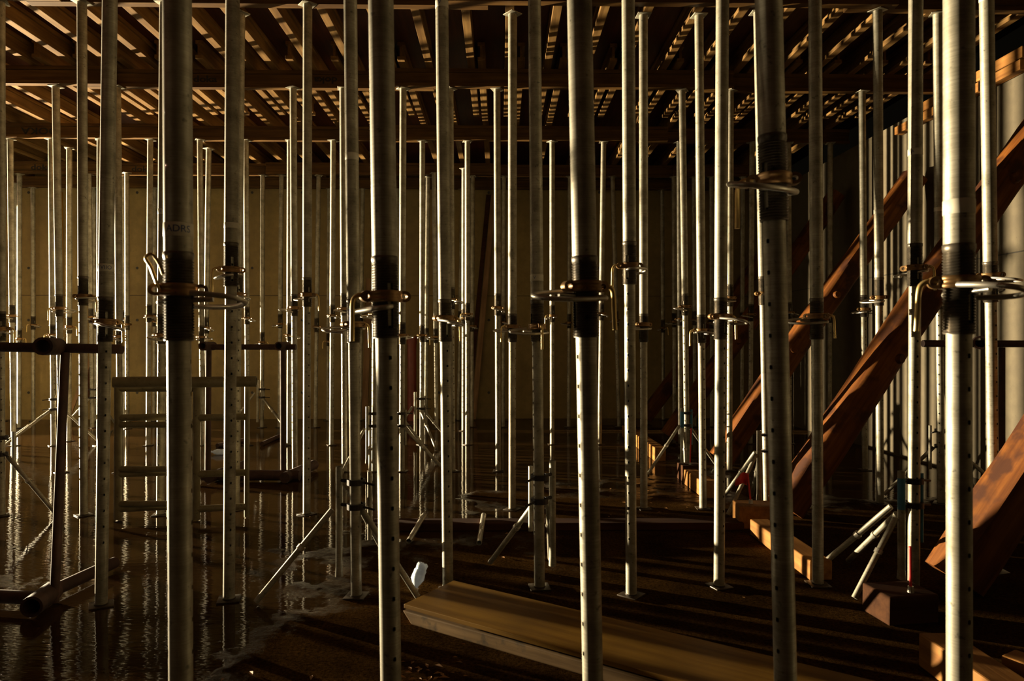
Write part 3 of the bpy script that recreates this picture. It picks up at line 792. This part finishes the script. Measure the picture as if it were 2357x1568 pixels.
# middle trestle
c0 = G(478, 1105); t = thing('steel_trestle', 'rusty dark trestle standing in water left of the middle', 'trestle', (c0.x, c0.y, 0), GT)
D = 7.2
for x0_, x1_ in ((478, 480), (652, 651)):
    a_ = P(x0_, 1105, D); a_.z = .01
    tub('leg', 'rusty_steel', t, a_, P(x1_, 800, D), .030)
tub('top_bar', 'rusty_steel', t, P(462, 799, D), P(681, 799, D), .030)
for x_ in (466, 641):
    a_ = P(x_, 797, D-.12); tub('socket', 'rusty_steel', t, a_, a_+Vector((.02, .22, 0)), .046, .72)
a_ = P(466, 1096, D-.02); a_.z = .065; b_ = P(690, 1092, D-.02); b_.z = .065
tub('base_bar', 'rusty_steel', t, a_, b_, .055)
for x_ in (480, 655):
    a_ = P(x_, 1095, D-.14); a_.z = .062; tub('runner', 'rusty_steel', t, a_, a_+Vector((.10, .75, 0)), .056)
# right trestle
t = thing('steel_trestle', 'dark trestle bar in front of the right wall', 'trestle', (P(2305, 1200, 5.1).x, P(2305, 1200, 5.1).y, 0), GT)
D = 5.1
tub('top_bar', 'rusty_steel', t, P(2124, 791, D), P(2420, 792, D), .026)
a_ = P(2306, 800, D); tub('leg', 'rusty_steel', t, (a_.x, a_.y, .01), a_, .022)
a_ = P(2258, 789, D-.1); tub('socket', 'rusty_steel', t, a_, a_+Vector((.10, .16, 0)), .050, .72)
a_ = P(2420, 800, D); tub('leg', 'rusty_steel', t, (a_.x, a_.y, .01), a_, .022)
# olive crate-like trestle
D = 5.6; f0 = P(268, 1180, D); t = thing('steel_trestle', 'pale olive painted trestle with four rails behind the nearest left prop', 'trestle', (f0.x, f0.y, 0))
bk = Vector((.38, .08, 0))
pts = []
for x_ in (271, 452):
    a_ = P(x_, 1170, D); a_.z = .01; b_ = P(x_+1, 885, D)
    tub('post', 'olive_paint', t, a_, b_, .030); pts.append((a_, b_))
    tub('post', 'olive_paint', t, a_+bk+Vector((0, 0, .0)), b_+bk, .020)
    s_ = P(x_-10, 880, D-.16); e_ = s_+bk*1.25; tub('top_tube', 'olive_paint', t, s_, e_, .043, .82)
    for yy_ in (962, 1092, 1172):
        s_ = P(x_, yy_, D); s_.z = max(s_.z, .05); tub('side_rail', 'olive_paint', t, s_, s_+bk, .028)
for yy_ in (895, 978, 1080, 1160):
    s_ = P(268, yy_, D); e_ = P(455, yy_, D); tub('rail', 'olive_paint', t, s_, e_, .025)
# loose tubes on the floor
GL = 'loose steel tubes on the floor'
for (a, b, r, lab, mt) in (((500, 1026), (560, 1014), .03, 'rusty tube lying in the water behind the middle trestle', 'rusty_steel'),
                           ((603, 1022), (652, 1000), .03, 'rusty tube lying at the right of the middle trestle', 'rusty_steel')):
    A, B = G(a[0], a[1], r), G(b[0], b[1], r); bm = bmesh.new(); tube(bm, A, B, r, n=14)
    tag(smooth_angle(obj('steel_tube', bm, mt)), lab, 'tube', GL)

# ------------------------------------------------------------------ panel and timber at the bottom of the picture
A = G(929, 1391, .108); B = G(1052, 1338, .108); E = G(1580, 1464, .108)
ux = (E-B).normalized(); uy = (B-A); wd = uy.length; ux = Vector((ux.x, ux.y, 0)).normalized(); uyn = Vector((-ux.y, ux.x, 0))
rz = math.atan2(ux.y, ux.x)
Lp = 2.5
o = tbox('formwork_panel', 'yellow wooden formwork panel lying on a pale timber, bottom centre', 'panel', tuple(A+ux*Lp/2+uyn*wd/2+Vector((0, 0, -.011))), (Lp, wd, .022), rz, 'panel_wood', None, .002)
C = G(943, 1438); 
o = thing('floor_timber', 'pale squared timber under the front edge of the yellow panel', 'timber', (C.x, C.y, 0))
o.rotation_euler = (0, 0, rz)
bm = bmesh.new(); box(bm, (.0, 0, .001), (2.6, .11, .062), .006)
for v in bm.verts:
    if v.co.x < .05: v.co.x += -.05+(.062-v.co.z)*1.0
bmesh.ops.subdivide_edges(bm, edges=bm.edges[:], cuts=3, use_grid_fill=True)
for v in bm.verts: v.co += Vector((0, noise.noise(v.co*5), noise.noise(v.co*5+Vector((3, 3, 3)))))*.004
obj('timber', bm, 'pale_timber', o)
tbox('floor_timber', 'timber hidden under the far edge of the yellow panel', 'timber', tuple(A+ux*1.35+uyn*(wd-.09)+Vector((0, 0, -.108+.0435))), (2.2, .09, .085), rz, 'pale_timber')
for k_, o_ in enumerate((.55, 1.75)):
    tbox('spacer_block', 'small spacer between pale timber and yellow panel, %s end' % ('left' if k_ == 0 else 'right'), 'block', tuple(A+ux*o_+uyn*.075+Vector((0, 0, -.108+.0745))), (.10, .04, .020), rz, 'dark_board', None, .001)
# dark timber across the floor behind, with two short pipes against it
A1 = G(960, 1215, .0); 
tbox('floor_timber', 'long dark timber lying across the floor behind the dim prop', 'timber', (.45, 5.36, .031), (2.9, .16, .06), -.012, 'dark_board')
for k, (a, b, lab) in enumerate((((941, 1246), (975, 1188), 'short pale pipe leaning on the dark timber, left of the lit prop'), ((1103, 1250), (1113, 1188), 'short pale pipe leaning on the dark timber, right of the lit prop'))):
    p0 = G(a[0], a[1], .018); p1 = G(b[0], b[1], .085); p1.z = .085
    bm = bmesh.new(); tube(bm, p0, p1+(p1-p0).normalized()*.02, .020, n=14, hollow=.8)
    tag(smooth_angle(obj('short_pipe', bm, 'zinc_rod')), lab, 'pipe', 'short pipes on the dark timber')

# ------------------------------------------------------------------ boards and pipe by the back wall
def board(name, label, p0, p1, w, th, mat, group=None):
    p0, p1 = Vector(p0), Vector(p1); ax = (p1-p0); L = ax.length
    z = ax.normalized(); y = Vector((0, 1, 0)); y = (y-z*y.dot(z)).normalized(); x = y.cross(z)
    M = Matrix((x, y, z)).transposed().to_4x4(); M.translation = p0
    bm = bmesh.new(); box(bm, (-w/2, -th/2, 0), (w/2, th/2, L), .003)
    o = obj(name, bm, mat); o.matrix_world = M
    return tag(o, label, 'board', group)
GBd = 'boards leaning by the back wall'
p0 = P(147, 735, 13.05); p1 = P(145, 405, 13.05)
board('timber_board', 'bright ochre board hanging upright on the back wall at left', (p0.x, 13.09, p0.z), (p1.x, 13.09, ZB-.02), .10, .05, 'ochre_board', GBd)
p0 = G(182, 968); p1 = P(210, 828, 12.95); board('timber_board', 'tan board leaning on the back wall behind the left trestle leg', (p0.x, 12.6, .02), (p1.x, 13.07, p1.z), .07, .025, 'tan_board', GBd)
p0 = P(200, 935, 12.7); p1 = P(207, 825, 12.95); board('timber_board', 'darker board leaning beside the tan one at the back wall', (p0.x-.05, 12.75, .02), (p1.x+.12, 13.06, p1.z+.1), .10, .025, 'dark_board', GBd)
p0 = P(1094, 760, 12.95); p1 = P(1124, 405, 12.95); d0 = p1-p0
board('timber_board', 'tall thin brown board slanting up the middle of the back wall', (p0.x-d0.x*.6, 12.9, .02), (p1.x, 13.08, ZB-.05), .08, .03, 'dark_board', GBd)
p0 = P(1105, 760, 12.95); p1 = P(1134, 405, 12.95); d0 = p1-p0
board('timber_board', 'tall brown board slanting beside a thinner one on the back wall', (p0.x-d0.x*.6+.02, 12.84, .02), (p1.x+.02, 13.04, ZB-.05), .10, .03, 'tan_board', GBd)
p0 = P(848, 640, 12.95)
board('timber_board', 'flat tan board standing at the back wall behind brass handled prop', (p0.x-.06, 12.95, .02), (p0.x, 13.09, p0.z), .11, .025, 'tan_board', GBd)
c = P(948, 775, 12.75); bm = bmesh.new(); tube(bm, (0, 0, .002), (0, 0, c.z), .085, n=24, hollow=.93)
tube(bm, (0, 0, c.z-.14), (0, 0, c.z+.003), .094, n=24, hollow=.9)
o = smooth_angle(obj('drain_pipe', bm, 'red_pipe')); o.location = (c.x, 12.78, 0); tag(o, 'dark red plastic pipe standing upright near the back wall', 'pipe')

# ------------------------------------------------------------------ bottles
def bottle_parts(t, L, R, crush):
    bm = bmesh.new()
    prof = [(.001, .002), (R*.7, .0), (R*.97, .012), (R, .03), (R*.95, L*.22), (R, L*.28), (R*.94, L*.40), (R, L*.46), (R, L*.62), (R*.75, L*.76), (R*.38, L*.87), (R*.36, L*.93)]
    lathe(bm, prof, 24)
    for v in bm.verts:
        a = noise.noise(v.co*22+Vector((crush*9, 0, 0)))
        k = 1+crush*.45*a
        v.co.x *= k*(1-crush*.25); v.co.y *= k
    bmesh.ops.recalc_face_normals(bm, faces=bm.faces)
    smooth_angle(obj('body', bm, 'clear_plastic', t), 60)
    bm = bmesh.new(); tube(bm, (0, 0, L*.92), (0, 0, L), R*.42, n=16); smooth_angle(obj('cap', bm, 'label_paper', t))
f = G(957, 1380); M = Matrix.Translation((f.x+.02, f.y+.17, .152))@Matrix.Rotation(PI+.28, 4, 'Y')@Matrix.Rotation(.25, 4, 'X')
bottle_parts(thing('plastic_bottle', 'crushed clear plastic bottle tipped over beside the corner of the yellow panel', 'bottle', mtx=M), .155, .047, .8)
f = G(486, 1041, .035)
M = Matrix.Translation((f.x+.21, f.y, .037))@Matrix.Rotation(-PI/2, 4, 'Y')
bottle_parts(thing('plastic_bottle', 'clear plastic bottle lying in the water beside the middle trestle', 'bottle', mtx=M), .22, .036, .15)

# dead leaves and chips
bm = bmesh.new()
for k in range(70):
    if k < 26: x, y = random.gauss(-.36, .12), random.gauss(3.0, .1)
    elif k < 50: x, y = random.uniform(-1.6, 1.5), random.uniform(2.7, 6.5)
    else: x, y = random.uniform(.9, 1.7), random.uniform(5.6, 7.2)
    a = random.uniform(0, 2*PI); s = random.uniform(.008, .02); c_, s_ = math.cos(a), math.sin(a)
    vs = [bm.verts.new((x+(u*c_-w*s_)*s, y+(u*s_+w*c_)*s, .004+zz*s)) for u, w, zz in ((-1.4, 0, 0), (-.3, .55, .35), (1.2, .1, .05), (-.2, -.5, .3))]
    bm.faces.new(vs)
o = obj('leaf_litter', bm, 'leaf'); o['kind'] = 'stuff'; tag(o, 'scattered brown leaves and wood chips on the wet floor', 'leaves')

# ------------------------------------------------------------------ light
def point(name, loc, energy, col, rad):
    l = bpy.data.lights.new(name, 'POINT'); l.energy = energy; l.color = col; l.shadow_soft_size = rad
    o = bpy.data.objects.new(name, l); o.location = loc; COL.objects.link(o); return o
def area(name, loc, target, sx, sy, energy, col):
    l = bpy.data.lights.new(name, 'AREA'); l.shape = 'RECTANGLE'; l.size = sx; l.size_y = sy; l.energy = energy; l.color = col
    o = bpy.data.objects.new(name, l); o.location = loc
    o.rotation_euler = (Vector(target)-Vector(loc)).to_track_quat('-Z', 'Z').to_euler(); COL.objects.link(o); return o
point('site_floodlight', (-15.2, 11.98, .95), 78000, (1, .82, .53), .06)
area('rear_left_fill', (-7.5, -4.0, 2.2), (-.5, 6.5, 1.6), 6.0, 2.6, 13, (1, .82, .48))  # added soft fill from behind the camera, lifts the prop fronts
area('left_fill', (-10.2, 9.6, 1.7), (0, 9.6, 1.5), 5.0, 2.2, 42, (1, .82, .47))  # added fill lamp, brightens the left end of the back wall
w = bpy.data.worlds.new('World'); SC.world = w; w.use_nodes = True
w.node_tree.nodes['Background'].inputs[0].default_value = (1, .78, .45, 1)
w.node_tree.nodes['Background'].inputs[1].default_value = .002

# ------------------------------------------------------------------ camera
cam = bpy.data.cameras.new('Camera'); co = bpy.data.objects.new('Camera', cam); COL.objects.link(co)
co.location = (0, 0, CAMZ); co.rotation_euler = (PI/2, 0, -TH)
cam.sensor_width = 36; cam.lens = F/W*36; cam.shift_y = (HY-HH/2)/W
cam.clip_start = .05
cam.dof.use_dof = True; cam.dof.focus_distance = 6.2; cam.dof.aperture_fstop = 4.5
SC.camera = co
vs = SC.view_settings
vs.view_transform = 'Standard'; vs.look = 'None'; vs.gamma = 1; vs.use_curve_mapping = False; vs.exposure = 0
